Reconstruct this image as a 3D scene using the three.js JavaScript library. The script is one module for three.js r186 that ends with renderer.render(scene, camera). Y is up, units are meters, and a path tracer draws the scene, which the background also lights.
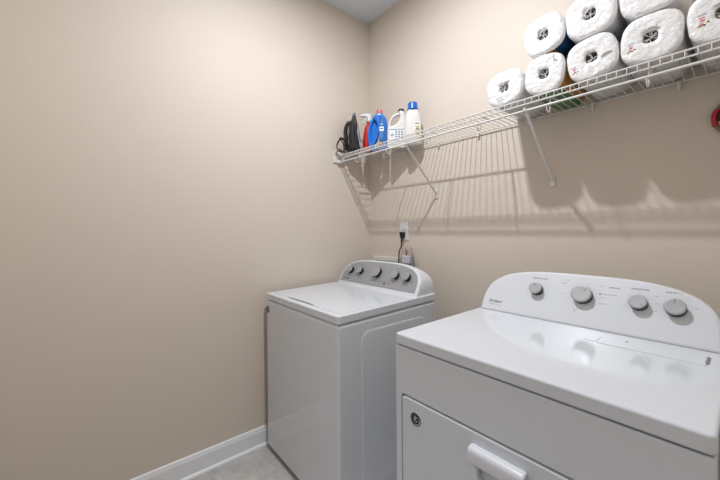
import * as THREE from 'three';
import { RoundedBoxGeometry } from 'three/addons/geometries/RoundedBoxGeometry.js';
import { mergeGeometries, toCreasedNormals, mergeVertices } from 'three/addons/utils/BufferGeometryUtils.js';
import { RectAreaLightUniformsLib } from 'three/addons/lights/RectAreaLightUniformsLib.js';
import { ImprovedNoise } from 'three/addons/math/ImprovedNoise.js';

// ---------------------------------------------------------------- camera, light, exposure
const scene = new THREE.Scene();
const renderer = new THREE.WebGLRenderer({ antialias: true });
renderer.toneMapping = THREE.LinearToneMapping;
renderer.toneMappingExposure = 1.0;
renderer.shadowMap.enabled = true;

const FPX = 326.65;
const camera = new THREE.PerspectiveCamera(2 * Math.atan(240 / FPX) * 180 / Math.PI, 720 / 480, 0.02, 30);
{
  const yaw = 0.8762, roll = -0.0088, c = Math.cos(yaw), s = Math.sin(yaw);
  const fw = new THREE.Vector3(-s, 0, -c), r = new THREE.Vector3(c, 0, -s), u = new THREE.Vector3(0, 1, 0);
  const r2 = r.clone().multiplyScalar(Math.cos(roll)).addScaledVector(u, Math.sin(roll));
  const u2 = u.clone().multiplyScalar(Math.cos(roll)).addScaledVector(r, -Math.sin(roll));
  camera.position.set(1.8572, 1.2634, 1.6456);
  camera.quaternion.setFromRotationMatrix(new THREE.Matrix4().makeBasis(r2, u2, fw.clone().negate()));
  camera.setViewOffset(720, 480, 0, 10, 720, 480);      // shifted lens: verticals stay upright
}
const LAMP = { x: 0.955, y: 2.80, z: 0.905, size: 0.045, power: 4000, color: 0xf6f9ff };   // small recessed downlight, see ceiling_light below
const HALL = { power: 9, color: 0xe9f1ff };                                              // hall ceiling panel seen through the open doorway behind the camera
RectAreaLightUniformsLib.init();

// ---------------------------------------------------------------- helpers
const taken = new Map();
function numbered(name) { const n = taken.get(name) || 0; taken.set(name, n + 1); return n ? name + '_' + String(n).padStart(3, '0') : name; }
function shadows(m) { m.castShadow = true; m.receiveShadow = true; return m; }
function part(name, geometry, material, parent) { const m = shadows(new THREE.Mesh(geometry, material)); m.name = name; parent.add(m); return m; }
function thing(name, label, category, [x, y, z] = [0, 0, 0], turn = 0, group) {
  const o = new THREE.Group(); o.name = numbered(name); o.position.set(x, y, z); o.rotation.y = turn;
  o.userData = { label, category }; if (group) o.userData.group = group; scene.add(o); return o;
}
function struct(name, geometry, material, label, category) {
  const m = part(name, geometry, material, scene); m.userData = { kind: 'structure', label, category }; return m;
}
function box(x0, x1, y0, y1, z0, z1, r = 0, seg = 3) {
  const w = x1 - x0, h = y1 - y0, d = z1 - z0;
  const g = r > 0 ? new RoundedBoxGeometry(w, h, d, seg, r) : new THREE.BoxGeometry(w, h, d);
  g.translate((x0 + x1) / 2, (y0 + y1) / 2, (z0 + z1) / 2); return g;
}
function rod(a, b, r, seg = 8) {
  const A = new THREE.Vector3(...a), B = new THREE.Vector3(...b), d = B.clone().sub(A);
  const g = new THREE.CylinderGeometry(r, r, d.length(), seg, 1);
  g.applyQuaternion(new THREE.Quaternion().setFromUnitVectors(new THREE.Vector3(0, 1, 0), d.normalize()));
  g.translate(...A.add(B).multiplyScalar(0.5).toArray()); return g;
}
function tube(pts, r, seg = 24, rad = 8, tension = 0.5, closed = false) {
  return new THREE.TubeGeometry(new THREE.CatmullRomCurve3(pts.map(p => new THREE.Vector3(...p)), closed, 'catmullrom', tension), seg, r, rad, closed);
}
function lathe(prof, seg = 32) { return new THREE.LatheGeometry(prof.map(p => new THREE.Vector2(p[0], p[1])), seg); }
function rrect(x0, x1, y0, y1, r) {
  const s = new THREE.Shape(); s.moveTo(x0 + r, y0); s.lineTo(x1 - r, y0); s.absarc(x1 - r, y0 + r, r, -Math.PI / 2, 0); s.lineTo(x1, y1 - r);
  s.absarc(x1 - r, y1 - r, r, 0, Math.PI / 2); s.lineTo(x0 + r, y1); s.absarc(x0 + r, y1 - r, r, Math.PI / 2, Math.PI); s.lineTo(x0, y0 + r);
  s.absarc(x0 + r, y0 + r, r, Math.PI, 1.5 * Math.PI); return s;
}
// prism with rounded rim: total depth d along +z from z=0, outline as drawn
function prism(shape, d, bevel = 0, seg = 3, curve = 12) {
  const g = new THREE.ExtrudeGeometry(shape, { depth: d - 2 * bevel, bevelEnabled: bevel > 0, bevelThickness: bevel, bevelSize: bevel, bevelOffset: -bevel, bevelSegments: seg, curveSegments: curve });
  g.translate(0, 0, bevel); return g;
}
function smooth(shapePts, closed = true, div = 60) {
  const c = new THREE.CatmullRomCurve3(shapePts.map(p => new THREE.Vector3(p[0], p[1], 0)), closed, 'catmullrom', 0.5);
  return c.getPoints(div).slice(0, closed ? -1 : undefined).map(p => new THREE.Vector2(p.x, p.y));
}
// skin of rings (each ring the same number of points), fans at the ends
function loft(rings, capA = true, capB = true, crease = 0.7) {
  const n = rings[0].length, pos = [], idx = [];
  for (const r of rings) for (const p of r) pos.push(...p);
  for (let i = 0; i + 1 < rings.length; i++) for (let j = 0; j < n; j++) {
    const a = i * n + j, b = i * n + (j + 1) % n, c = a + n, d = b + n; idx.push(a, b, d, a, d, c);
  }
  const cap = (r, k, flip) => {
    const m = [0, 0, 0]; for (const p of r) for (let q = 0; q < 3; q++) m[q] += p[q] / n;
    const ci = pos.length / 3; pos.push(...m);
    for (let j = 0; j < n; j++) { const a = k * n + j, b = k * n + (j + 1) % n; flip ? idx.push(ci, b, a) : idx.push(ci, a, b); }
  };
  if (capA) cap(rings[0], 0, true); if (capB) cap(rings[rings.length - 1], rings.length - 1, false);
  const g = new THREE.BufferGeometry(); g.setAttribute('position', new THREE.Float32BufferAttribute(pos, 3)); g.setIndex(idx);
  return toCreasedNormals(g, crease);
}
function mulberry(a) { return () => { a |= 0; a = a + 0x6D2B79F5 | 0; let t = Math.imul(a ^ a >>> 15, 1 | a); t = t + Math.imul(t ^ t >>> 7, 61 | t) ^ t; return ((t ^ t >>> 14) >>> 0) / 4294967296; }; }
const rnd = mulberry(7);
const noise = new ImprovedNoise();
// grey noise image, values 0..255, layers = [[cells, weight], ...], tileable
function noiseTexture(size, layers, lo, hi, rep = [1, 1], seed = 1) {
  const data = new Uint8Array(size * size * 4), grids = layers.map(([c], k) => { const q = mulberry(seed * 91 + k), a = new Float32Array(c * c); for (let i = 0; i < a.length; i++) a[i] = q(); return a; });
  const sm = t => t * t * (3 - 2 * t); let ws = 0; for (const l of layers) ws += l[1];
  for (let y = 0; y < size; y++) for (let x = 0; x < size; x++) {
    let v = 0;
    layers.forEach(([c, w], k) => {
      const g = grids[k], fx = x / size * c, fy = y / size * c, ix = Math.floor(fx), iy = Math.floor(fy), tx = sm(fx - ix), ty = sm(fy - iy);
      const G = (a, b) => g[(b % c) * c + a % c];
      v += w * ((G(ix, iy) * (1 - tx) + G(ix + 1, iy) * tx) * (1 - ty) + (G(ix, iy + 1) * (1 - tx) + G(ix + 1, iy + 1) * tx) * ty);
    });
    const b = Math.round(lo + (hi - lo) * v / ws), i = (y * size + x) * 4; data[i] = data[i + 1] = data[i + 2] = b; data[i + 3] = 255;
  }
  const t = new THREE.DataTexture(data, size, size); t.wrapS = t.wrapT = THREE.RepeatWrapping; t.magFilter = THREE.LinearFilter; t.minFilter = THREE.LinearFilter; t.repeat.set(...rep); t.needsUpdate = true; return t;
}
function canvasTexture(w, h, draw) {
  const c = document.createElement('canvas'); c.width = w; c.height = h; draw(c.getContext('2d'), w, h);
  const t = new THREE.CanvasTexture(c); t.colorSpace = THREE.SRGBColorSpace; t.magFilter = THREE.LinearFilter; return t;
}
// planar uv over x0..x1, y0..y1 in the local xy plane
function planarUV(g, x0, x1, y0, y1) {
  const p = g.attributes.position, uv = new Float32Array(p.count * 2);
  for (let i = 0; i < p.count; i++) { uv[2 * i] = (p.getX(i) - x0) / (x1 - x0); uv[2 * i + 1] = (p.getY(i) - y0) / (y1 - y0); }
  g.setAttribute('uv', new THREE.BufferAttribute(uv, 2)); return g;
}
function warp(g, f) {
  const p = g.attributes.position, v = new THREE.Vector3();
  for (let i = 0; i < p.count; i++) { v.fromBufferAttribute(p, i); f(v); p.setXYZ(i, v.x, v.y, v.z); }
  return g;
}
const std = (o) => new THREE.MeshStandardMaterial(o);
const phys = (o) => new THREE.MeshPhysicalMaterial(o);
const lin = (r, g, b) => new THREE.Color().setRGB(r, g, b);

// ---------------------------------------------------------------- materials
const orangePeel = noiseTexture(512, [[128, 1], [64, 0.8], [256, 0.4]], 0, 255, [6, 6], 3);
const M = {
  wall: std({ color: lin(0.70, 0.622, 0.538), roughness: 0.62, bumpMap: orangePeel, bumpScale: 0.0003 }),
  ceiling: std({ color: lin(0.69, 0.75, 0.83), roughness: 0.9, bumpMap: orangePeel, bumpScale: 0.0008 }),
  trim: std({ color: lin(0.87, 0.89, 0.91), roughness: 0.35 }),
  grout: std({ color: lin(0.62, 0.6, 0.57), roughness: 0.95 }),
  enamel: phys({ color: lin(0.70, 0.735, 0.775), roughness: 0.09, ior: 1.5 }),
  plastic: std({ color: lin(0.73, 0.755, 0.79), roughness: 0.28 }),
  knobSide: std({ color: lin(0.012, 0.012, 0.013), roughness: 0.35 }),
  knobFace: std({ color: lin(0.41, 0.42, 0.43), roughness: 0.42, metalness: 0.35 }),
  chrome: std({ color: lin(0.75, 0.76, 0.78), roughness: 0.16, metalness: 1 }),
  dark: std({ color: lin(0.03, 0.03, 0.032), roughness: 0.5 }),
  grey: std({ color: lin(0.22, 0.22, 0.23), roughness: 0.5 }),
  wire: std({ color: lin(0.74, 0.73, 0.71), roughness: 0.35 }),
  shelfPlastic: std({ color: lin(0.72, 0.71, 0.68), roughness: 0.45 }),
  black: std({ color: lin(0.006, 0.0065, 0.008), roughness: 0.35 }),
};

// ---------------------------------------------------------------- room shell
const RW = 1.93, RD = 2.02, RH = 2.825, T = 0.1, HD = 1.9;   // HD: depth of the hall beyond the doorway
const tileSlab = struct('floor', box(-T, RW + T, -T, -0.003, -T, RD + HD + T), M.grout, 'grey tiled laundry room floor with pale grout', 'floor');
struct('ceiling', box(-T, RW + T, RH, RH + T, -T, RD + HD + T), M.ceiling, 'flat pale grey white ceiling of the laundry room', 'ceiling');
struct('wall_back', box(-T, RW + T, 0, RH, -T, 0), M.wall, 'beige painted wall behind the washer and dryer', 'wall');
struct('wall_left', box(-T, 0, 0, RH, 0, RD + HD), M.wall, 'plain beige painted wall left of the washer', 'wall');
struct('wall_right', box(RW, RW + T, 0, RH, 0, RD + HD), M.wall, 'beige painted wall right of the dryer', 'wall');
struct('wall_front', mergeGeometries([box(0, 0.9, 0, RH, RD, RD + T), box(1.78, RW, 0, RH, RD, RD + T), box(0.9, 1.78, 2.08, RH, RD, RD + T)]), M.wall, 'beige painted wall with a doorway facing the machines', 'wall');
struct('wall_hall', box(-T, RW + T, 0, RH, RD + HD, RD + HD + T), M.wall, 'beige end wall of the hall behind the camera', 'wall');
struct('trim_1', mergeGeometries([box(0.9 - 0.07, 0.9, 0, 2.15, RD - 0.016, RD - 0.0005, 0.004), box(1.78, 1.85, 0, 2.15, RD - 0.016, RD - 0.0005, 0.004), box(0.9, 1.78, 2.08, 2.15, RD - 0.016, RD - 0.0005, 0.004)]), M.trim, 'white casing around the doorway behind the camera', 'trim');
{
  const tw = 0.61, td = 0.305, gap = 0.004;
  const mats = [0, 1, 2].map(k => {
    const tex = noiseTexture(256, [[5, 1], [16, 0.7], [60, 0.4], [128, 0.3]], 158 + 4 * k, 222, [1, 1], 20 + k);
    tex.colorSpace = THREE.SRGBColorSpace;
    return std({ map: tex, color: lin(0.98, 0.94, 0.89), roughness: 0.42 });
  });
  const shared = new Map();
  for (let i = 0; i < 5; i++) for (let j = -4; j < 9; j++) {
    const x0 = Math.max(0, 0.56 + (i - 1) * tw - (j & 1 ? 0.2 : 0)), x1 = Math.min(RW, 0.56 + i * tw - (j & 1 ? 0.2 : 0));
    const z0 = Math.max(0, 1.124 + j * td), z1 = Math.min(RD + HD, 1.124 + (j + 1) * td);
    if (x1 - x0 < 0.01 || z1 - z0 < 0.01) continue;
    const w = x1 - x0 - gap, d = z1 - z0 - gap, key = w.toFixed(3) + d.toFixed(3);
    if (!shared.has(key)) shared.set(key, new RoundedBoxGeometry(w, 0.008, d, 1, 0.0012));
    const t = part('tile', shared.get(key), mats[(i * 2 + j + 9) % 3], tileSlab);
    t.position.set((x0 + x1) / 2, -0.0045, (z0 + z1) / 2);
  }
}
// baseboards: board with eased top edge, quarter-round shoe as a child
{
  const board = () => { const s = new THREE.Shape(); s.moveTo(0, 0); s.lineTo(0.013, 0); s.lineTo(0.013, 0.092); s.lineTo(0.0105, 0.099); s.quadraticCurveTo(0.0095, 0.110, 0.004, 0.113); s.lineTo(0, 0.113); return s; };
  const shoe = () => { const s = new THREE.Shape(); s.moveTo(0.0131, 0); s.lineTo(0.026, 0); s.lineTo(0.026, 0.006); s.quadraticCurveTo(0.0245, 0.0175, 0.0131, 0.019); return s; };
  const run = (name, len, place, label) => {
    const g = new THREE.ExtrudeGeometry(board(), { depth: len, bevelEnabled: false }), h = new THREE.ExtrudeGeometry(shoe(), { depth: len, bevelEnabled: false, curveSegments: 8 });
    const b = struct(name, g, M.trim, label, 'baseboard'); part('shoe_moulding', h, M.trim, b); place(b); return b;
  };
  run('baseboard_left', RD, b => { }, 'white baseboard with shoe moulding along the left wall');
  run('baseboard_back', RW - 0.06, b => { b.rotation.y = -Math.PI / 2; b.position.set(RW - 0.03, 0, 0); }, 'white baseboard hidden behind the washer and dryer');
  run('baseboard_right', RD, b => { b.rotation.y = Math.PI; b.position.set(RW, 0, RD); }, 'white baseboard along the wall right of the dryer');
}

// ---------------------------------------------------------------- ceiling light
{
  const l = thing('ceiling_light', 'small round white downlight in the ceiling above the machines', 'lamp', [LAMP.x, RH, LAMP.z]);
  part('trim_ring', lathe([[0.024, -0.002], [0.03, -0.016], [0.062, -0.012], [0.07, -0.004], [0.07, 0], [0.024, 0]], 48), M.plastic, l);
  part('lens', lathe([[0, -0.004], [0.026, -0.004], [0.026, -0.002], [0, -0.002]], 32), std({ color: 0xffffff, emissive: LAMP.color, emissiveIntensity: 6, roughness: 0.4 }), l);
  const p = new THREE.RectAreaLight(LAMP.color, LAMP.power, LAMP.size, LAMP.size); p.position.set(0, LAMP.y - RH, 0); p.rotation.x = -Math.PI / 2; l.add(p); p.name = 'lens_light';
}
// hall beyond the doorway: floor slab, walls and ceiling, with its own ceiling panel
{
  const l = thing('hall_light', 'flat square ceiling panel light in the hall behind the camera', 'lamp', [1.3, RH, RD + 1.0]);
  part('frame', box(-0.33, 0.33, -0.03, 0, -0.33, 0.33, 0.006), M.plastic, l);
  part('diffuser', box(-0.3, 0.3, -0.032, -0.0305, -0.3, 0.3), std({ color: 0xffffff, emissive: HALL.color, emissiveIntensity: 4, roughness: 0.5 }), l);
  const p = new THREE.RectAreaLight(HALL.color, HALL.power, 0.6, 0.6); p.position.set(0, -0.036, 0); p.rotation.x = -Math.PI / 2; l.add(p); p.name = 'panel_light';
}

// ---------------------------------------------------------------- shared appliance pieces
function knob(parent, pos, n, r, depth, turn, named = 'knob') {
  const k = part(named, lathe([[0, 0], [r * 0.98, 0], [r * 0.98, 0.002], [r * 0.94, depth * 0.75], [r * 0.95, depth * 0.8]], 36), M.knobSide, parent);
  k.position.set(...pos); k.quaternion.setFromUnitVectors(new THREE.Vector3(0, 1, 0), n);
  part('knob_cap', lathe([[r * 0.95, depth * 0.74], [r * 1.0, depth * 0.82], [r * 0.97, depth * 0.96], [r * 0.9, depth], [r * 0.8, depth * 0.985], [0, depth * 0.975]], 40), M.knobFace, k);
  const m = part('pointer', box(-r * 0.05, r * 0.05, depth * 0.975, depth * 1.005, -r * 0.86, -r * 0.4), M.chrome, k); m.rotation.y = turn;
  return k;
}
function consoleOutline(W, H, n, count = 44, y0 = 0) {
  const pts = []; for (let i = 0; i <= count; i++) { const a = Math.PI * i / count, c = Math.cos(a), s = Math.sin(a); pts.push([W * Math.sign(c) * Math.abs(c) ** (2 / n), y0 + H * Math.abs(s) ** (2 / n)]); }
  return pts;   // from right base over the top to left base
}
// console housing: face leans back; local origin = middle of the face's lower edge
function consoleGeo(W, H, n, lean, zBack, dropBack) {
  const face = (pts, off) => pts.map(([x, h]) => [x, h * Math.cos(lean) + off * Math.sin(lean), -h * Math.sin(lean) + off * Math.cos(lean)]);
  const o = consoleOutline(W, H, n), inset = d => consoleOutline(W - d, H - d, n, 44, d * 0);
  const back = (k, z, dy) => o.map(([x, h]) => [x * k, Math.max(0, h * Math.cos(lean) * 1.0 - dy * (h / H)), z]);
  const rings = [face(inset(0.006), 0), face(inset(0.003), -0.0012), face(inset(0.0008), -0.004), face(o, -0.009)];
  const mid = face(o, -0.009), b = back(0.985, zBack, dropBack);
  for (const t of [0.35, 0.7, 0.9]) rings.push(mid.map((p, i) => [p[0] + (b[i][0] - p[0]) * t * t, p[1] + (b[i][1] - p[1]) * (t ** 2.2) , p[2] + (b[i][2] - p[2]) * t]));
  rings.push(b);
  return loft(rings, true, true, 0.6);
}

// wordmark and badge prints
function wordmark(c, x, y, s, color) {
  c.fillStyle = color; c.textAlign = 'left'; c.font = `italic bold ${s}px sans-serif`; c.fillText('Whirlpool', x, y);
  c.strokeStyle = color; c.lineWidth = s * 0.07; c.beginPath(); c.ellipse(x + s * 2.2, y - s * 0.3, s * 2.3, s * 0.75, -0.12, 0.35, 2.9); c.stroke();
}
const badgeTexture = canvasTexture(256, 256, (c, w) => {
  c.fillStyle = '#b9babc'; c.fillRect(0, 0, w, w); c.fillStyle = '#1b1b1d'; c.beginPath(); c.arc(128, 128, 124, 0, 7); c.fill();
  c.fillStyle = '#b9babc'; c.beginPath(); c.arc(128, 128, 66, 0, 7); c.fill();
  c.fillStyle = '#b9babc'; for (let i = 0; i < 16; i++) { const a = i * Math.PI / 8; c.beginPath(); c.arc(128 + 100 * Math.cos(a), 128 + 100 * Math.sin(a), i < 5 ? 17 : 7, 0, 7); c.fill(); }
  c.fillStyle = '#111113'; c.font = 'bold 150px serif'; c.textAlign = 'center'; c.fillText('U', 108, 176); c.beginPath(); c.ellipse(154, 148, 32, 54, 0.4, 0, 7); c.fill();
  c.fillStyle = '#d5d6d8'; c.beginPath(); c.ellipse(152, 158, 9, 22, 0.4, 0, 7); c.fill();
});
const badgeMat = std({ map: badgeTexture, roughness: 0.45 });
function badge(parent, x, y, z, r) {
  const g = prism(new THREE.Shape().absarc(0, 0, r, 0, Math.PI * 2), 0.002, 0.0005, 2, 24); planarUV(g, -r, r, -r, r);
  const b = part('badge', g, badgeMat, parent); b.position.set(x, y, z); b.userData.label = 'round black and silver badge'; return b;
}

// ---------------------------------------------------------------- washer
{
  const W = 0.71, D = 0.655, H = 0.903, SL = 0.020;      // top slopes gently up towards the console
  const w = thing('washing_machine', 'white top-load washer with grey five-knob control panel in the corner', 'washer', [0.400, 0, 0.851]);
  const sl = g => { warp(g, v => { v.y += -v.z * SL * Math.max(0, (v.y - 0.3) / 0.6); }); g.computeVertexNormals(); return g; };
  part('cabinet', sl(box(-W / 2, W / 2, 0.022, 0.8635, -D, 0, 0.014, 4)), M.enamel, w);
  const es = rrect(0.124, 0.57, 0.09, 0.815, 0.05);
  const emb = part('side_emboss', toCreasedNormals(new THREE.ExtrudeGeometry(es, { depth: 0.004, bevelEnabled: true, bevelThickness: 0.0022, bevelSize: 0.016, bevelOffset: -0.016, bevelSegments: 6, curveSegments: 16 }), 0.6).rotateY(Math.PI / 2), M.enamel, w); emb.position.set(W / 2 - 0.0041, 0, 0);
  part('toe_plinth', box(-W / 2 + 0.02, W / 2 - 0.02, 0.004, 0.03, -D + 0.03, -0.03), M.dark, w);
  // top frame with an opening for the lid
  const frameShape = rrect(-W / 2, W / 2, 0, D, 0.010);
  const lidOutline = (grow) => {
    const s = new THREE.Shape(), x0 = -0.325 - grow, x1 = 0.325 + grow, z0 = 0.034 - grow, z1 = 0.485 + grow;
    s.moveTo(x0, z0 + 0.02); s.quadraticCurveTo(x0, z0, x0 + 0.02, z0);
    if (grow === 0) { s.lineTo(-0.19, z0); s.bezierCurveTo(-0.15, z0, -0.15, z0 + 0.014, -0.10, z0 + 0.015); s.lineTo(0.04, z0 + 0.015); s.bezierCurveTo(0.10, z0 + 0.014, 0.09, z0 + 0.001, 0.15, z0); }
    s.lineTo(x1 - 0.02, z0); s.quadraticCurveTo(x1, z0, x1, z0 + 0.02); s.lineTo(x1, z1); s.lineTo(x0, z1); s.lineTo(x0, z0 + 0.02); return s;
  };
  frameShape.holes.push(new THREE.Path(lidOutline(0.0011).getPoints(8)));
  const flat = (g, y) => { g.rotateX(-Math.PI / 2); g.translate(0, y, 0); return g; };
  const top = part('top_frame', sl(flat(prism(frameShape, 0.036, 0.005, 4), H - 0.036)), M.enamel, w);
  const under = part('lid_recess', sl(box(-0.335, 0.335, H - 0.036, H - 0.029, -0.5, -0.025)), M.enamel, w);
  const lid = part('lid', sl(flat(prism(lidOutline(0), 0.011, 0.002, 2), H - 0.0105)), M.enamel, w);
  // console
  const lean = 0.54, cz = -0.504, cy = H + 0.0095;
  const con = part('console', consoleGeo(0.346, 0.186, 3.4, lean, -0.15, 0.02), M.plastic, w); con.position.set(0, cy, cz);
  const panelTex = canvasTexture(1400, 400, (c, ww, hh) => {
    c.fillStyle = '#a6a8ab'; c.fillRect(0, 0, ww, hh);
    for (let i = 0; i < 5000; i++) { c.fillStyle = i & 1 ? 'rgba(255,255,255,0.035)' : 'rgba(0,0,0,0.03)'; c.fillRect(rnd() * ww - 100, rnd() * hh, 120 + 300 * rnd(), 1); }
    const X = m => (m + 0.35) / 0.7 * ww, Y = m => hh - m / 0.2 * hh;
    wordmark(c, X(-0.302), Y(0.036), 26, '#1d1d20');
    c.fillStyle = '#5c5d60'; c.font = '13px sans-serif'; c.textAlign = 'center';
    [[-0.247, 'SOIL'], [-0.152, 'TEMP'], [0.003, 'CYCLE'], [0.16, 'LOAD'], [0.247, 'OPTIONS']].forEach(([m, t]) => { c.fillText(t, X(m), Y(0.143)); for (let k = 0; k < 5; k++) { const a = Math.PI * (0.9 + 0.3 * k); c.fillRect(X(m + 0.044 * Math.cos(a)) - 9, Y(0.098 + 0.04 * Math.sin(a)), 18, 3); } });
    c.fillStyle = '#4c4d50'; for (let k = 0; k < 9; k++) c.fillRect(X(-0.045 + 0.0125 * k), Y(0.052), 18, 5); c.fillRect(X(0.062), Y(0.054), 9, 9);
    c.fillRect(X(0.115), Y(0.052), 34, 4);
  });
  const pts = consoleOutline(0.326, 0.155, 3.4, 40, 0.019).map(p => new THREE.Vector2(...p));
  const pg = planarUV(prism(new THREE.Shape(pts), 0.003, 0.0008, 1), -0.35, 0.35, 0, 0.2);
  const face = part('control_panel', pg, std({ map: panelTex, roughness: 0.36, metalness: 0.25 }), con); face.rotation.x = -lean; face.position.set(0, 0, -0.0005); face.userData.label = 'grey brushed control panel';
  const n = new THREE.Vector3(0, Math.sin(lean), Math.cos(lean));
  const at = (x, h, off = 0.002) => [x, h * Math.cos(lean) + off * Math.sin(lean), -h * Math.sin(lean) + off * Math.cos(lean)];
  for (const [x, h, r, t] of [[-0.247, 0.098, 0.0235, 0.6], [-0.152, 0.1, 0.0235, 0.3], [0.003, 0.103, 0.033, -0.7], [0.16, 0.1, 0.0235, 0.2], [0.247, 0.098, 0.0235, -0.4]]) knob(con, at(x, h), n, r, 0.026, t);
  const b = part('start_button', lathe([[0.0105, 0], [0.0105, 0.003], [0.009, 0.0045], [0, 0.004]], 24), M.grey, con); b.position.set(...at(0.088, 0.047)); b.quaternion.setFromUnitVectors(new THREE.Vector3(0, 1, 0), n);
  badge(w, -W / 2 + 0.026, 0.812, -0.0004, 0.0215);
  for (const sx of [-1, 1]) for (const z of [-0.06, -D + 0.06]) { const f = part('foot', lathe([[0, 0], [0.022, 0], [0.022, 0.008], [0.012, 0.012], [0.012, 0.03], [0, 0.03]], 20), M.dark, w); f.position.set(sx * 0.29, 0, z); }
}

// ---------------------------------------------------------------- dryer
{
  const W = 0.737, D = 0.69, H = 0.9165;
  const w = thing('clothes_dryer', 'white front-load dryer with four silver knobs nearest the camera', 'dryer', [1.0815 + W / 2, 0, 0.848]);
  const X = x => x - 1.0815 - W / 2;
  part('cabinet', box(-W / 2, W / 2, 0.022, 0.8755, -D, -0.0185, 0.006, 2), M.enamel, w);
  const dx0 = X(1.111), dx1 = -dx0, dy0 = 0.14, dy1 = 0.717;
  const fs = rrect(-W / 2, W / 2, 0.022, 0.8755, 0.006); fs.holes.push(new THREE.Path(rrect(dx0 - 0.0045, dx1 + 0.0045, dy0 - 0.0045, dy1 + 0.0045, 0.0165).getPoints(8)));
  const fp = part('front_panel', prism(fs, 0.019, 0.004, 3), M.enamel, w); fp.position.z = -0.019;
  // door with a pocket under the pull
  const ds = rrect(dx0, dx1, dy0, dy1, 0.014); ds.holes.push(new THREE.Path(rrect(X(1.382), X(1.503), 0.585, 0.66, 0.02).getPoints(8)));
  const door = part('door', prism(ds, 0.0195, 0.0045, 4), M.enamel, w); door.position.z = -0.018;
  // curved pull
  const hs = new THREE.Shape(smooth([[0, -0.002], [0.001, 0.026], [0.007, 0.030], [0.018, 0.029], [0.0255, 0.023], [0.028, 0.012], [0.028, -0.006], [0.024, -0.012], [0.015, -0.012], [0.008, -0.006]], true, 60));
  const hg = prism(hs, 0.147, 0.006, 4); hg.rotateY(-Math.PI / 2); hg.translate(0.0735, 0, 0);   // profile x -> z
  const pull = part('handle', hg, M.plastic, door); pull.position.set(X(1.441), 0.657, 0.0185); pull.userData.label = 'white pull handle';
  badge(w, X(1.171), 0.661, 0.0013, 0.0215);
  // top
  const top = part('top_panel', prism(rrect(-W / 2 - 0.001, W / 2 + 0.001, 0, D, 0.012), 0.0375, 0.007, 6).rotateX(-Math.PI / 2), M.enamel, w); top.position.set(0, H - 0.0375, 0.001);
  // lint screen cover
  const ls = rrect(X(1.553), X(1.782), 0.383, 0.467, 0.004);
  const lint = part('lint_screen_cover', prism(ls, 0.0035, 0.001, 2).rotateX(-Math.PI / 2), M.enamel, w); lint.position.set(0, H - 0.0018, 0);
  part('latch', box(X(1.779), X(1.786), 0.0008, 0.0045, -0.462, -0.398, 0.0015), M.grey, lint);
  part('mark', new THREE.CylinderGeometry(0.0035, 0.0035, 0.001, 16).translate(X(1.613), 0.0038, -0.452), M.grey, lint);
  const lt = part('lint_tab', prism(rrect(X(1.518), X(1.549), 0.392, 0.45, 0.004), 0.003, 0.001, 2).rotateX(-Math.PI / 2), M.enamel, w); lt.position.set(0, H - 0.0018, 0);
  // console
  const lean = 0.5, cz = -0.526, cy = H + 0.002;
  const con = part('console', consoleGeo(0.359, 0.197, 3.3, lean, -0.145, 0.02), M.plastic, w); con.position.set(0, cy, cz);
  const tex = canvasTexture(2048, 560, (c, ww, hh) => {
    c.fillStyle = '#dde1e6'; c.fillRect(0, 0, ww, hh);
    const PX = m => (X(m) + 0.36) / 0.72 * ww, PY = m => hh - m / 0.197 * hh;
    wordmark(c, PX(1.122), PY(0.036), 34, '#1d1d20'); c.fillStyle = '#77787b'; c.font = '13px sans-serif'; c.fillText('COMMERCIAL TECHNOLOGY', PX(1.124), PY(0.022));
    c.textAlign = 'center'; c.fillStyle = '#55565a'; c.font = 'bold 20px sans-serif';
    const head = (t, m, h) => c.fillText(t, PX(m), PY(h));
    head('WRINKLE SHIELD', 1.31, 0.160); head('TEMPERATURE', 1.619, 0.157); head('END OF CYCLE', 1.706, 0.157); head('DRYNESS', 1.552, 0.152);
    c.font = '15px sans-serif'; c.fillStyle = '#808185';
    head('Auto Dry', 1.405, 0.165); head('Normal', 1.397, 0.152); head('OFF', 1.397, 0.11); head('Timed', 1.445, 0.058); head('Dry', 1.445, 0.05); head('Heavy', 1.515, 0.155);
    c.fillStyle = '#2a2a2c'; c.fillRect(PX(1.511), PY(0.129), 13, 13); c.fillStyle = '#6a6b6f'; c.font = '16px sans-serif'; c.textAlign = 'left';
    c.fillText('Energy Preferred', PX(1.519), PY(0.126)); c.fillStyle = '#96979b'; c.fillText('Less Dry', PX(1.512), PY(0.112)); c.fillText('Damp Dry', PX(1.512), PY(0.09));
    c.fillText('High', PX(1.655), PY(0.14)); c.fillText('Med', PX(1.66), PY(0.115)); c.fillText('Low', PX(1.655), PY(0.09)); c.fillText('On', PX(1.748), PY(0.115));
  });
  const pts = consoleOutline(0.349, 0.184, 3.3, 44, 0.003).map(p => new THREE.Vector2(...p));
  const face = part('control_panel', planarUV(prism(new THREE.Shape(pts), 0.0016, 0.0004, 1), -0.36, 0.36, 0, 0.197), std({ map: tex, roughness: 0.32 }), con); face.rotation.x = -lean; face.position.set(0, 0, -0.0006);
  const n = new THREE.Vector3(0, Math.sin(lean), Math.cos(lean));
  const at = (x, h, off = 0.001) => [X(x), h * Math.cos(lean) + off * Math.sin(lean), -h * Math.sin(lean) + off * Math.cos(lean)];
  for (const [x, h, r, t] of [[1.307, 0.113, 0.0235, 0.3], [1.463, 0.113, 0.0325, -0.6], [1.62, 0.11, 0.0245, -2.4], [1.707, 0.108, 0.026, 0.05]]) knob(con, at(x, h), n, r, 0.026, t);
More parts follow.
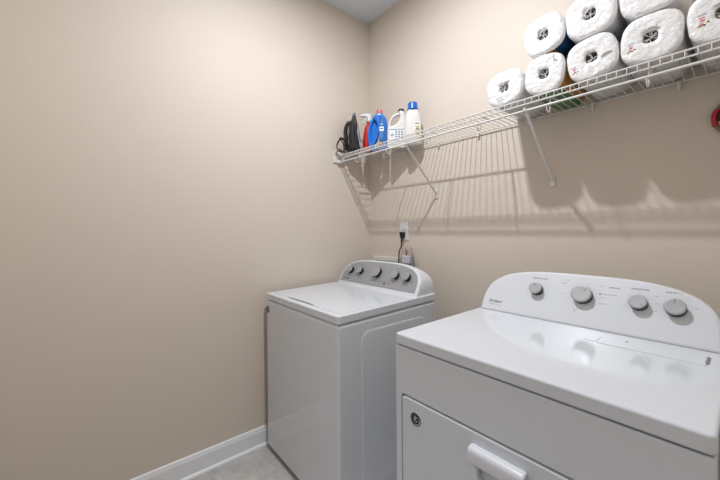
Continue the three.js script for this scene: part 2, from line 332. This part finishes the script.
  for (const sx of [-1, 1]) for (const z of [-0.06, -D + 0.06]) { const f = part('foot', lathe([[0, 0], [0.022, 0], [0.022, 0.008], [0.012, 0.012], [0.012, 0.03], [0, 0.03]], 20), M.dark, w); f.position.set(sx * 0.3, 0, z); }
}

// ---------------------------------------------------------------- wire shelf
const DECK = 1.7915;     // top of the deck wires
{
  const s = thing('wire_shelf', 'long white wire shelf with ladder front lip on the back wall', 'shelf', [0, 0, 0]);
  const x0 = 0.012, x1 = 1.924, zf = 0.286;
  part('back_rod', rod([x0, 1.7845, 0.012], [x1, 1.7845, 0.012], 0.003), M.wire, s);
  part('middle_rod', rod([x0, 1.7825, 0.166], [x1, 1.7825, 0.166], 0.0035), M.wire, s);
  part('front_rod', rod([x0, 1.7850, zf - 0.001], [x1, 1.7850, zf - 0.001], 0.0032), M.wire, s);
  part('lip_rod', rod([x0, 1.7645, zf - 0.001], [x1, 1.7645, zf - 0.001], 0.0032), M.wire, s);
  part('hang_rail', rod([x0, 1.738, zf + 0.002], [x1, 1.738, zf + 0.002], 0.0042, 10), M.wire, s);
  const wire = tube([[0, 1.788, 0.008], [0, 1.788, 0.1], [0, 1.788, 0.2], [0, 1.788, 0.279], [0, 1.7865, 0.2868], [0, 1.779, 0.2885], [0, 1.762, 0.2885]], 0.0017, 22, 6, 0.3);
  for (let x = 0.026; x < x1; x += 0.0271) { const m = part('deck_wire', wire, M.wire, s); m.position.x = x; }
  const hook = tube([[0, 1.779, 0.160], [0, 1.779, 0.22], [0, 1.776, 0.247], [0, 1.755, 0.254], [0, 1.727, 0.258], [0, 1.713, 0.270], [0, 1.717, 0.284], [0, 1.735, 0.290]], 0.0027, 36, 8);
  for (let k = 0; k < 7; k++) { const m = part('rail_hook', hook, M.wire, s); m.position.x = 0.185 + 0.2925 * k; }
  for (const x of [0.622, 1.273]) {
    const a = new THREE.Vector3(0, 1.742, 0.284), b = new THREE.Vector3(0, 1.482, 0.008), dir = a.clone().sub(b), L = dir.length();
    const bar = box(-0.006, 0.006, 0, L, -0.0035, 0.0035, 0.003, 2); bar.applyQuaternion(new THREE.Quaternion().setFromUnitVectors(new THREE.Vector3(0, 1, 0), dir.normalize())); bar.translate(b.x, b.y, b.z);
    const br = part('support_brace', bar, M.wire, s); br.position.x = x;
    const pl = part('wall_plate', box(-0.011, 0.011, 1.452, 1.502, 0, 0.006, 0.0025, 2), M.wire, br);
    part('screw', new THREE.CylinderGeometry(0.0045, 0.0045, 0.003, 16).rotateX(Math.PI / 2).translate(0, 1.466, 0.0068), M.chrome, br);
    part('rail_saddle', tube([[0, 1.728, 0.279], [0, 1.747, 0.281], [0, 1.747, 0.291], [0, 1.737, 0.294]], 0.0035, 14, 8), M.wire, br);
  }
  for (let k = 0; k < 7; k++) { const m = part('wall_clip', mergeGeometries([box(-0.006, 0.006, 1.764, 1.7888, 0, 0.018, 0.003, 2), box(-0.004, 0.004, 1.756, 1.768, 0, 0.01, 0.002, 2)]), M.shelfPlastic, s); m.position.x = 0.12 + 0.262 * k; }
  const eb = part('end_bracket', mergeGeometries([box(0, 0.011, 1.732, 1.812, 0.25, 0.338, 0.004, 2), box(0, 0.026, 1.775, 1.799, 0.272, 0.304, 0.004, 2), box(0, 0.024, 1.728, 1.75, 0.274, 0.306, 0.004, 2)]), M.shelfPlastic, s);
  part('screw', new THREE.CylinderGeometry(0.004, 0.004, 0.004, 14).rotateZ(Math.PI / 2).translate(0.0115, 1.795, 0.322), M.grey, eb);
}

// ---------------------------------------------------------------- paper towel rolls
{
  const crinkle = noiseTexture(512, [[9, 1], [22, 0.9], [48, 0.6], [110, 0.3]], 0, 255, [1, 1], 55);
  const filmCrinkle = noiseTexture(512, [[6, 1], [13, 0.9], [28, 0.6], [70, 0.25]], 0, 255, [1, 1], 77);
  const film = phys({ color: lin(0.86, 0.865, 0.87), roughness: 0.36, clearcoat: 0.7, clearcoatRoughness: 0.15, bumpMap: crinkle, bumpScale: 0.0025 });
  const side = phys({ color: lin(0.72, 0.73, 0.74), roughness: 0.4, clearcoat: 0.4, clearcoatRoughness: 0.2, bumpMap: crinkle, bumpScale: 0.003 });
  const card = std({ color: lin(0.40, 0.34, 0.27), roughness: 0.9 });      // bare cardboard tube
  const filmWith = (seed, o) => phys({ color: lin(0.86, 0.865, 0.87), roughness: 0.36, clearcoat: 0.7, clearcoatRoughness: 0.15, bumpMap: filmCrinkle, bumpScale: 0.004, map: canvasTexture(256, 256, (c, w) => {
    const q = mulberry(seed), P = (x, y) => [(x / 0.16 + 0.5) * w, (0.5 - y / 0.16) * w];
    c.fillStyle = '#ffffff'; c.fillRect(0, 0, w, w);
    if (o.print) {                                                     // small product print: words, pink and red blocks, coloured flecks
      c.save(); c.translate(...P(o.print[0], o.print[1])); c.rotate(-o.print[2]); c.scale(o.print[3], o.print[3]);
      if (o.plain) { c.fillStyle = '#8d9096'; c.font = 'bold 14px sans-serif'; c.textAlign = 'center'; c.fillText('PAPER', 0, -6); c.fillText('TOWEL', 4, 12); }
      else {
        c.fillStyle = '#5f86a0'; c.font = 'bold 9px sans-serif'; c.textAlign = 'center'; c.fillText('PAPER', 0, -22); c.fillStyle = '#e3a9b8'; c.fillRect(-9, -18, 17, 9); c.fillStyle = '#cf5560'; c.fillRect(-6, -6, 13, 7); c.fillStyle = '#e6b9c2'; c.fillRect(-11, 4, 15, 5);
        ['#e7d24a', '#2f6f4a', '#c94a32', '#223b66', '#e7d24a', '#333'].forEach((k, i) => { c.fillStyle = k; c.save(); c.translate(-14 + 6 * i, 16 + 7 * q() - 2 * i); c.rotate(q() * 2); c.fillRect(-4, -3, 8, 6); c.restore(); });
      } c.restore();
    }
  }) });
  const sideUV = canvasTexture(512, 64, (c, w, h) => {      // printed sleeve around the roll: angle runs along u
    const band = (a, b, k) => { c.fillStyle = k; c.fillRect(a * w, 0, (b - a) * w, h); };
    band(0, 1, '#e3e4e6'); band(0, 0.05, '#c98a2e'); band(0.05, 0.2, '#1f4e79'); band(0.66, 0.86, '#2f7a35'); band(0.86, 1, '#c98a2e'); band(0.2, 0.22, '#e9c24a'); band(0.64, 0.66, '#1f5a2a');
  });
  const sideUV2 = canvasTexture(512, 64, (c, w, h) => { c.fillStyle = '#e3e4e6'; c.fillRect(0, 0, w, h); c.fillStyle = '#c98a2e'; c.fillRect(0.66 * w, 0, 0.17 * w, h); c.fillStyle = '#1f4e79'; c.fillRect(0.83 * w, 0, 0.17 * w, h); });
  const printed2 = phys({ map: sideUV2, roughness: 0.4, clearcoat: 0.4, clearcoatRoughness: 0.2 });
  const printed = phys({ map: sideUV, roughness: 0.4, clearcoat: 0.4, clearcoatRoughness: 0.2 });
  const N = 72;
  function roll(cx, cy, hw, hh, rot, zf, seed, label, o = {}) {
    const t = thing('paper_towel_roll', label, 'paper towels', [cx, cy, zf], 0, 'wrapped paper towel rolls on the wire shelf');
    const q = mulberry(seed), ph = q() * 9, len = o.len || 0.27;
    const ring = (k, z, wob = 0) => {
      const r = []; for (let i = 0; i < N; i++) {
        const a = 2 * Math.PI * i / N, c = Math.cos(a - rot), s = Math.sin(a - rot), e = 1 / (Math.abs(c) ** 3 + Math.abs(s) ** 3) ** (1 / 3);
        const R = e * (1 + 0.015 * noise.noise(3 * Math.cos(a), 3 * Math.sin(a), ph));
        const cr = wob * (noise.noise(5 * k * Math.cos(a) + ph, 5 * k * Math.sin(a), ph) + 0.7 * noise.noise(11 * k * Math.cos(a), 11 * k * Math.sin(a) + ph, ph));
        r.push([hw * k * R * Math.cos(a), hh * k * R * Math.sin(a), z + cr]);
      } return r;
    };
    const sideRings = []; for (const z of [-len, -len + 0.006, -len * 0.75, -len * 0.5, -len * 0.25, -0.03, -0.014]) sideRings.push(ring(z === -len ? 0.9 : 0.985 + 0.01 * q(), z));
    const sg = loft(sideRings, true, false, 1.2);
    { const p = sg.attributes.position, uv = new Float32Array(p.count * 2); for (let i = 0; i < p.count; i++) { let a = Math.atan2(p.getY(i), p.getX(i)) / (2 * Math.PI); if (a < 0) a += 1; uv[2 * i] = a; uv[2 * i + 1] = -p.getZ(i) / 0.28; } sg.setAttribute('uv', new THREE.BufferAttribute(uv, 2)); }
    part('sleeve', sg, o.printed === 2 ? printed2 : o.printed ? printed : side, t);
    const kr = 0.0185 / hw;
    const eg = loft([ring(0.995, -0.014), ring(0.99, -0.008), ring(0.97, -0.003, 0.0006), ring(0.93, 0, 0.001), ring(0.82, 0.0008, 0.002), ring(0.68, 0.001, 0.002), ring(0.55, 0.0005, 0.0022), ring(0.42, 0, 0.002), ring(kr * 1.12, 0, 0.0015), ring(kr, -0.0025, 0.001), ring(kr * 0.97, -0.012)], false, false, 1.0);
    planarUV(eg, -0.08, 0.08, -0.08, 0.08);
    part('end_film', eg, filmWith(seed, o), t);
    // core: cardboard tube with a twist of film in it
    const core = part('core', loft([ring(kr * 0.965, -0.009), ring(kr * 0.965, -len + 0.004), ring(kr * 0.9, -len + 0.003)], false, true, 1), card, t);
    // loose film gathered into the open core, and a raised fold of it lying on the face
    for (let k = 0; k < 5; k++) { const a0 = q() * 6.28, a1 = a0 + 2 + 2 * q(), r0 = 0.0175; part('film_strand', tube([[r0 * Math.cos(a0), r0 * Math.sin(a0), -0.004], [0.006 * (q() - 0.5), 0.006 * (q() - 0.5), -0.010 - 0.01 * q()], [r0 * Math.cos(a1), r0 * Math.sin(a1), -0.005]], 0.0016, 14, 5), film, core); }
    if (o.flap) { const f = part('film_fold', tube([[-0.014, -0.003, 0.0005], [-0.004, 0.002, 0.004], [0.006, 0.003, 0.0045], [0.016, 0, 0.0005]], 0.0026, 16, 6), film, t); f.position.set(o.flap[0], o.flap[1], 0); f.rotation.z = o.flap[2]; }
    if (cy < DECK + 0.1) { sg.computeBoundingBox(); eg.computeBoundingBox(); t.position.y = DECK - 0.0005 - Math.min(sg.boundingBox.min.y, eg.boundingBox.min.y); }
    return t;
  }
  const B = DECK + 0.0755, U = DECK + 0.0755 + 0.153;
  roll(1.182, B - 0.002, 0.0785, 0.0725, 0.1, 0.278, 11, 'leftmost wrapped paper towel roll, standing alone at the row\'s end', { flap: [0.008, 0.018, 0.4], print: [-0.02, -0.045, 0.25, 1], plain: true });
  roll(1.341, B, 0.072, 0.0745, -0.08, 0.28, 12, 'second wrapped paper towel roll from left on the shelf, with coloured sleeve', { printed: true, flap: [0.04, 0.045, 1.9] });
  roll(1.497, B, 0.076, 0.074, 0.12, 0.28, 13, 'third wrapped paper towel roll from left in the bottom row', { print: [-0.05, -0.032, 0.2, 0.9], flap: [0.043, -0.006, 0.2] });
  roll(1.655, B, 0.0765, 0.0745, -0.05, 0.28, 14, 'fourth wrapped paper towel roll from left in the bottom row, dark fold at its core', { print: [-0.048, -0.02, 0, 1.0], flap: [0.005, 0.024, -0.3] });
  roll(1.812, B, 0.0755, 0.0745, 0.06, 0.28, 15, 'rightmost bottom wrapped paper towel roll, cut off by picture edge', { print: [-0.043, -0.01, 0.05, 1.15], flap: [-0.006, 0.022, -0.3] });
  roll(1.340, U - 0.001, 0.073, 0.0745, 0.15, 0.28, 16, 'leftmost wrapped paper towel roll in the upper row, bare beige wall to its left', { printed: 2, flap: [0.0, 0.006, 0.5] });
  roll(1.494, U + 0.0005, 0.0765, 0.0765, 0.05, 0.28, 17, 'middle wrapped paper towel roll in the upper row', { flap: [-0.006, 0.006, 0.7] });
  roll(1.654, U + 0.001, 0.0775, 0.0775, 0.02, 0.28, 18, 'rightmost wrapped paper towel roll in the upper row, mostly above the picture', {});
}

// ---------------------------------------------------------------- laundry supplies at the left end of the shelf
const FACE = 0.876;      // turned towards the room's near corner
{
  // clothes iron standing on its heel
  const t = thing('clothes_iron', 'black clothes iron standing on its heel with coiled cord', 'iron', [0.105, DECK, 0.225], FACE); t.scale.set(1.08, 1.1, 1.08);
  const body = new THREE.Shape(smooth([[0.040, 0.01], [0.030, 0.12], [0.008, 0.215], [-0.004, 0.235], [-0.022, 0.20], [-0.040, 0.14], [-0.036, 0.06], [-0.038, 0.012], [0.0, 0.004]], true, 60));
  part('body', prism(body, 0.084, 0.02, 4).translate(0, 0.003, -0.042), M.black, t);
  const sole = new THREE.Shape(smooth([[-0.043, 0], [0.043, 0], [0.045, 0.06], [0.038, 0.14], [0.018, 0.22], [0, 0.252], [-0.018, 0.22], [-0.038, 0.14], [-0.045, 0.06]], true, 60));
  const sg = prism(sole, 0.013, 0.003, 2); sg.rotateY(Math.PI / 2); sg.rotateZ(0.17); sg.translate(0.034, 0.007, 0);
  part('soleplate', sg, std({ color: lin(0.16, 0.16, 0.17), roughness: 0.45, metalness: 0.3 }), t);
  part('handle', tube([[-0.02, 0.195, 0], [-0.045, 0.185, 0], [-0.058, 0.15, 0], [-0.056, 0.09, 0], [-0.05, 0.04, 0], [-0.03, 0.012, 0]], 0.0125, 40, 12), M.black, t);
  part('grip_insert', tube([[-0.067, 0.14, 0], [-0.068, 0.1, 0], [-0.062, 0.055, 0]], 0.006, 20, 8), std({ color: lin(0.2, 0.2, 0.21), roughness: 0.5 }), t);
  part('dial', lathe([[0, 0], [0.02, 0], [0.019, 0.008], [0, 0.01]], 24).rotateZ(Math.PI / 2).translate(-0.026, 0.13, 0.02), M.grey, t);
  const pts = []; for (let i = 0; i <= 90; i++) { const a = i / 90 * Math.PI * 2 * 3.3; pts.push([-0.082 + 0.03 * Math.cos(a) + 0.004 * Math.sin(i * 0.7), 0.048 + 0.041 * Math.sin(a) + 0.002 * Math.cos(i), 0.02 + 0.012 * Math.sin(a * 0.31 + 1)]); }
  pts.push([-0.05, 0.02, 0.01]); 
  part('cord', tube(pts, 0.0032, 260, 7), M.black, t);
}
{
  // red trigger spray bottle
  const t = thing('spray_bottle', 'red spray bottle with white trigger head between iron and detergent', 'spray bottle', [0.164, DECK, 0.157], FACE); t.scale.set(1.1, 1.08, 1.1);
  const red = std({ color: lin(0.55, 0.012, 0.012), roughness: 0.3 }), white = std({ color: lin(0.75, 0.75, 0.75), roughness: 0.4 });
  const ell = (w, d, y, dx = 0) => { const r = []; for (let i = 0; i < 32; i++) { const a = -2 * Math.PI * i / 32; const c = Math.cos(a), s = Math.sin(a); r.push([dx + w * Math.sign(c) * Math.abs(c) ** 0.8, y, d * Math.sign(s) * Math.abs(s) ** 0.8]); } return r; };
  part('bottle', loft([ell(0.028, 0.018, 0), ell(0.033, 0.023, 0.005), ell(0.033, 0.023, 0.06), ell(0.029, 0.021, 0.1), ell(0.03, 0.021, 0.13, 0.004), ell(0.026, 0.019, 0.165, 0.008), ell(0.016, 0.014, 0.188, 0.01), ell(0.013, 0.013, 0.2, 0.01)], true, true, 1), red, t);
  part('collar', lathe([[0, 0.195], [0.017, 0.195], [0.0165, 0.213], [0.013, 0.216], [0, 0.216]], 24).translate(0.01, 0, 0), white, t);
  const hs = new THREE.Shape(smooth([[0.02, 0.214], [0.022, 0.232], [0.03, 0.246], [0.01, 0.252], [-0.02, 0.25], [-0.036, 0.247], [-0.037, 0.234], [-0.012, 0.231], [-0.002, 0.222], [0, 0.213]], true, 50));
  const head = part('trigger_head', prism(hs, 0.022, 0.006, 3).translate(0, 0, -0.011), white, t);
  part('nozzle', rod([-0.034, 0.2405, 0], [-0.045, 0.2405, 0], 0.0075, 16), white, head);
  part('trigger', prism(new THREE.Shape(smooth([[-0.014, 0.234], [-0.008, 0.232], [-0.016, 0.2], [-0.026, 0.185], [-0.03, 0.187], [-0.021, 0.21]], true, 30)), 0.012, 0.003, 2).translate(0, 0, -0.006), white, head);
}
{
  // blue detergent jug with handle
  const t = thing('detergent_jug', 'blue detergent jug with side handle and pink cap', 'detergent', [0.27, DECK, 0.16], FACE - 0.1); t.scale.set(1.02, 1.06, 1.02);
  const blue = std({ color: lin(0.008, 0.17, 0.64), roughness: 0.28 });
  const o = new THREE.Shape(smooth([[-0.05, 0.0], [0.045, 0], [0.056, 0.012], [0.058, 0.10], [0.06, 0.155], [0.052, 0.19], [0.034, 0.212], [0.022, 0.222], [-0.006, 0.222], [-0.02, 0.21], [-0.03, 0.196], [-0.018, 0.178], [-0.004, 0.15], [-0.008, 0.10], [-0.018, 0.066], [-0.036, 0.046], [-0.056, 0.036], [-0.058, 0.014]], true, 120));
  part('jug', prism(o, 0.06, 0.012, 5).translate(0, 0.003, -0.03), blue, t);
  const hg = tube([[-0.010, 0.206, 0], [-0.030, 0.190, 0], [-0.046, 0.16, 0], [-0.0545, 0.12, 0], [-0.056, 0.08, 0], [-0.052, 0.045, 0], [-0.046, 0.02, 0]], 0.0115, 40, 14); hg.scale(1, 1, 1.5);
  part('handle', hg, blue, t);
  part('grip_web', prism(new THREE.Shape(smooth([[-0.03, 0.19], [-0.002, 0.18], [0.004, 0.12], [-0.006, 0.07], [-0.03, 0.042], [-0.05, 0.05], [-0.056, 0.09], [-0.05, 0.15]], true, 48)), 0.012, 0.002, 2).translate(0, 0, -0.012), blue, t);
  part('cap', lathe([[0, 0.217], [0.02, 0.217], [0.0205, 0.222], [0.019, 0.246], [0.016, 0.25], [0, 0.25]], 28).translate(0.01, 0, 0), std({ color: lin(0.62, 0.14, 0.13), roughness: 0.35 }), t).userData.label = 'pink cap';
  const tex = canvasTexture(128, 256, (c, w, h) => { c.fillStyle = '#1763b4'; c.fillRect(0, 0, w, h); c.fillStyle = '#eef2f6'; c.fillRect(10, 58, 90, 62); c.fillStyle = '#9fc4e6'; c.fillRect(30, 16, 56, 18); c.fillStyle = '#1a3f86'; c.fillRect(22, 78, 62, 14); c.fillStyle = '#7fb0dd'; for (let k = 0; k < 6; k++) c.fillRect(18, 140 + 14 * k, 70 - 6 * (k % 3), 5); });
  const l = part('printed_label', planarUV(prism(rrect(0.008, 0.046, 0.05, 0.165, 0.006), 0.0015, 0.0004, 1), 0.008, 0.046, 0.05, 0.165), std({ map: tex, roughness: 0.35 }), t); l.position.z = 0.0292;
}
{
  // white handled jug with dark blue cap
  const t = thing('bleach_jug', 'white handled jug with dark blue cap and pale blue label', 'bleach', [0.387, DECK, 0.102], FACE - 0.12); t.scale.set(1.02, 1.14, 1.0);
  const white = std({ color: lin(0.74, 0.73, 0.7), roughness: 0.36 });
  const o = new THREE.Shape(smooth([[-0.052, 0], [0.048, 0], [0.056, 0.01], [0.0565, 0.09], [0.055, 0.15], [0.048, 0.187], [0.036, 0.2], [0.020, 0.2], [0.012, 0.19], [0.020, 0.172], [0.014, 0.148], [-0.004, 0.128], [-0.028, 0.118], [-0.048, 0.118], [-0.057, 0.10], [-0.058, 0.012]], true, 120));
  part('jug', prism(o, 0.056, 0.011, 5).translate(0, 0.0055, -0.028), white, t);
  const hg = tube([[0.03, 0.188, 0], [0.008, 0.19, 0], [-0.018, 0.18, 0], [-0.038, 0.158, 0], [-0.0475, 0.13, 0], [-0.049, 0.095, 0]], 0.0095, 40, 14); hg.scale(1, 1, 1.7);
  part('handle', hg, white, t);
  part('cap', lathe([[0, 0.197], [0.0195, 0.197], [0.019, 0.216], [0.017, 0.219], [0, 0.219]], 28).translate(0.028, 0, 0), std({ color: lin(0.015, 0.022, 0.09), roughness: 0.35 }), t).userData.label = 'dark blue cap';
  const tex = canvasTexture(256, 256, (c, w, h) => { c.fillStyle = '#e9eaec'; c.fillRect(0, 0, w, h); c.fillStyle = '#5f7f9b'; c.fillRect(0, 20, w, 14); c.fillRect(0, 222, w, 12); c.fillStyle = '#9fb3c4'; c.beginPath(); c.arc(48, 128, 30, 0, 7); c.fill(); c.fillStyle = '#3b5470'; for (let i = 0; i < 3; i++) for (let k = 0; k < 5; k++) c.fillRect(100 + 50 * i, 54 + 32 * k, 34, 16); });
  const l = part('printed_label', planarUV(prism(rrect(-0.046, 0.046, 0.03, 0.108, 0.004), 0.0015, 0.0004, 1), -0.046, 0.046, 0.03, 0.108), std({ map: tex, roughness: 0.4 }), t); l.position.z = 0.0275;
}
{
  // white bottle, big blue cap
  const t = thing('softener_bottle', 'tall white bottle with large bright blue cap, right end of the supplies', 'fabric softener', [0.503, DECK, 0.08], FACE - 0.1); t.scale.set(1.04, 1.14, 1.0);
  const white = std({ color: lin(0.76, 0.75, 0.72), roughness: 0.35 });
  const ell = (w, d, y) => { const r = []; for (let i = 0; i < 40; i++) { const a = -2 * Math.PI * i / 40, c = Math.cos(a), s = Math.sin(a); r.push([w * Math.sign(c) * Math.abs(c) ** 0.7, y, d * Math.sign(s) * Math.abs(s) ** 0.7]); } return r; };
  part('bottle', loft([ell(0.046, 0.03, 0), ell(0.052, 0.036, 0.006), ell(0.053, 0.037, 0.05), ell(0.051, 0.036, 0.11), ell(0.048, 0.035, 0.145), ell(0.042, 0.033, 0.168), ell(0.033, 0.03, 0.184), ell(0.03, 0.03, 0.19)], true, true, 1), white, t);
  part('cap', lathe([[0, 0.187], [0.034, 0.187], [0.034, 0.196], [0.0295, 0.2], [0.0285, 0.226], [0.025, 0.231], [0, 0.231]], 32), std({ color: lin(0.012, 0.13, 0.55), roughness: 0.3 }), t).userData.label = 'bright blue cap';
  const tex = canvasTexture(128, 192, (c, w, h) => { const q = mulberry(5); c.fillStyle = '#e7e6e0'; c.fillRect(0, 0, w, h); const cols = ['#7f8f3f', '#c7b44c', '#565a3a', '#a9ad86', '#8a7a3c']; for (let i = 0; i < 36; i++) { c.fillStyle = cols[i % 5]; c.beginPath(); c.ellipse(20 + 90 * q(), 60 + 110 * q(), 6 + 10 * q(), 4 + 7 * q(), q() * 3, 0, 7); c.fill(); } c.fillStyle = '#6c7683'; c.fillRect(24, 20, 80, 12); });
  const l = part('printed_label', planarUV(prism(rrect(0.004, 0.042, 0.03, 0.12, 0.005), 0.0015, 0.0004, 1), 0.004, 0.042, 0.03, 0.12), std({ map: tex, roughness: 0.4 }), t); l.position.z = 0.0365;
}

// ---------------------------------------------------------------- outlet, plug, washer supply box, object at the right edge
{
  const t = thing('wall_outlet', 'white duplex wall outlet plate above the washer', 'outlet', [0.352, 1.254, 0]);
  const plate = std({ color: lin(0.8, 0.81, 0.84), roughness: 0.35 });
  part('cover_plate', box(-0.04, 0.04, -0.062, 0.062, 0, 0.006, 0.003, 3), plate, t);
  for (const y of [0.021, -0.021]) { const r = part('socket', prism(rrect(-0.0165, 0.0165, y - 0.0145, y + 0.0145, 0.011), 0.004, 0.001, 2), plate, t); r.position.z = 0.0045; for (const x of [-0.006, 0.006]) part('slot', box(x - 0.001, x + 0.001, y - 0.002, y + 0.007, 0.003, 0.0046), M.dark, r); }
  part('screw', new THREE.CylinderGeometry(0.003, 0.003, 0.002, 14).rotateX(Math.PI / 2).translate(0, 0, 0.006), M.chrome, t);
  const p = thing('power_plug', 'black power plug and cord in the white wall outlet', 'plug', [0.352, 1.233, 0.0085]);
  const ps = new THREE.Shape(smooth([[-0.017, 0.010], [-0.010, 0.014], [0.010, 0.014], [0.017, 0.010], [0.014, -0.012], [0.007, -0.030], [-0.007, -0.030], [-0.014, -0.012]], true, 48));
  part('plug_body', prism(ps, 0.026, 0.005, 3), M.black, p);
  part('strain_relief', rod([0, -0.026, 0.014], [-0.003, -0.052, 0.018], 0.0062, 12), M.black, p);
  part('cord', tube([[-0.002, -0.045, 0.017], [-0.005, -0.08, 0.02], [-0.014, -0.12, 0.03], [-0.021, -0.2, 0.03], [-0.021, -0.4, 0.045]], 0.0042, 40, 8), M.black, p);
}
{
  const t = thing('washer_supply_box', 'white recessed supply box on the wall behind the washer console', 'supply box', [0.24, 0.955, 0]);
  const wp = std({ color: lin(0.74, 0.74, 0.7), roughness: 0.4 });
  const fr = rrect(-0.19, 0.085, -0.1, 0.116, 0.006); fr.holes.push(new THREE.Path(rrect(-0.165, 0.06, -0.075, 0.085, 0.004).getPoints(4)));
  part('frame', prism(fr, 0.016, 0.003, 2), wp, t);
  part('back_plate', box(-0.166, 0.061, -0.076, 0.086, 0.001, 0.004), wp, t);
}
{
  const t = thing('water_valve', 'small brass and grey hose valve below the outlet, behind the washer', 'valve', [0.4, 1.07, 0]);
  const copper = std({ color: lin(0.62, 0.5, 0.44), roughness: 0.4, metalness: 0.2 });
  part('valve_block', box(-0.034, 0.036, -0.03, 0.022, 0, 0.05, 0.006, 3), std({ color: lin(0.62, 0.62, 0.66), roughness: 0.4 }), t);
  for (const x of [-0.034, 0.03]) part('riser_pipe', rod([x * 0.8, 0.015, 0.028], [x * 0.8, 0.075, 0.028], 0.0125, 16), copper, t);
  part('cross_pipe', rod([-0.03, 0.055, 0.024], [0.03, 0.045, 0.024], 0.006, 14), copper, t);
  part('lever', rod([0.004, 0.01, 0.04], [0.012, 0.06, 0.046], 0.005, 12), M.grey, t);
  part('hose', tube([[-0.042, 0.01, 0.03], [-0.046, -0.03, 0.034], [-0.045, -0.12, 0.05]], 0.008, 24, 10), M.grey, t);
  part('hose', tube([[0.05, 0.022, 0.03], [0.052, -0.02, 0.034], [0.052, -0.12, 0.05]], 0.008, 24, 10), M.grey, t);
}
{
  const t = thing('wall_hanging', 'round red and black item on the wall at the right picture edge', 'wall item', [1.844, 1.628, 0]);
  const arc = (r, a0, a1, z) => { const p = []; for (let i = 0; i <= 24; i++) { const a = a0 + (a1 - a0) * i / 24; p.push([r * Math.cos(a), r * Math.sin(a), z]); } return p; };
  part('rim', new THREE.TorusGeometry(0.066, 0.006, 12, 60).translate(0, 0, 0.012), std({ color: lin(0.28, 0.13, 0.1), roughness: 0.5 }), t);
  part('red_grip', tube(arc(0.067, Math.PI * 0.86, Math.PI * 1.12, 0.016), 0.0072, 30, 12), std({ color: lin(0.5, 0.008, 0.02), roughness: 0.25 }), t).userData.label = 'glossy red grip';
  const half = (a0, a1) => { const s = new THREE.Shape(); s.absarc(0, 0, 0.06, a0, a1, false); s.lineTo(0.06 * Math.cos(a0), 0.06 * Math.sin(a0)); return s; };
  part('black_panel', prism(half(0.1, Math.PI * 1.05), 0.02, 0.003, 2), M.black, t);
  part('pale_panel', prism(half(Math.PI * 1.05, Math.PI * 2.1), 0.014, 0.003, 2), std({ color: lin(0.6, 0.58, 0.55), roughness: 0.5 }), t);
}

renderer.render(scene, camera);
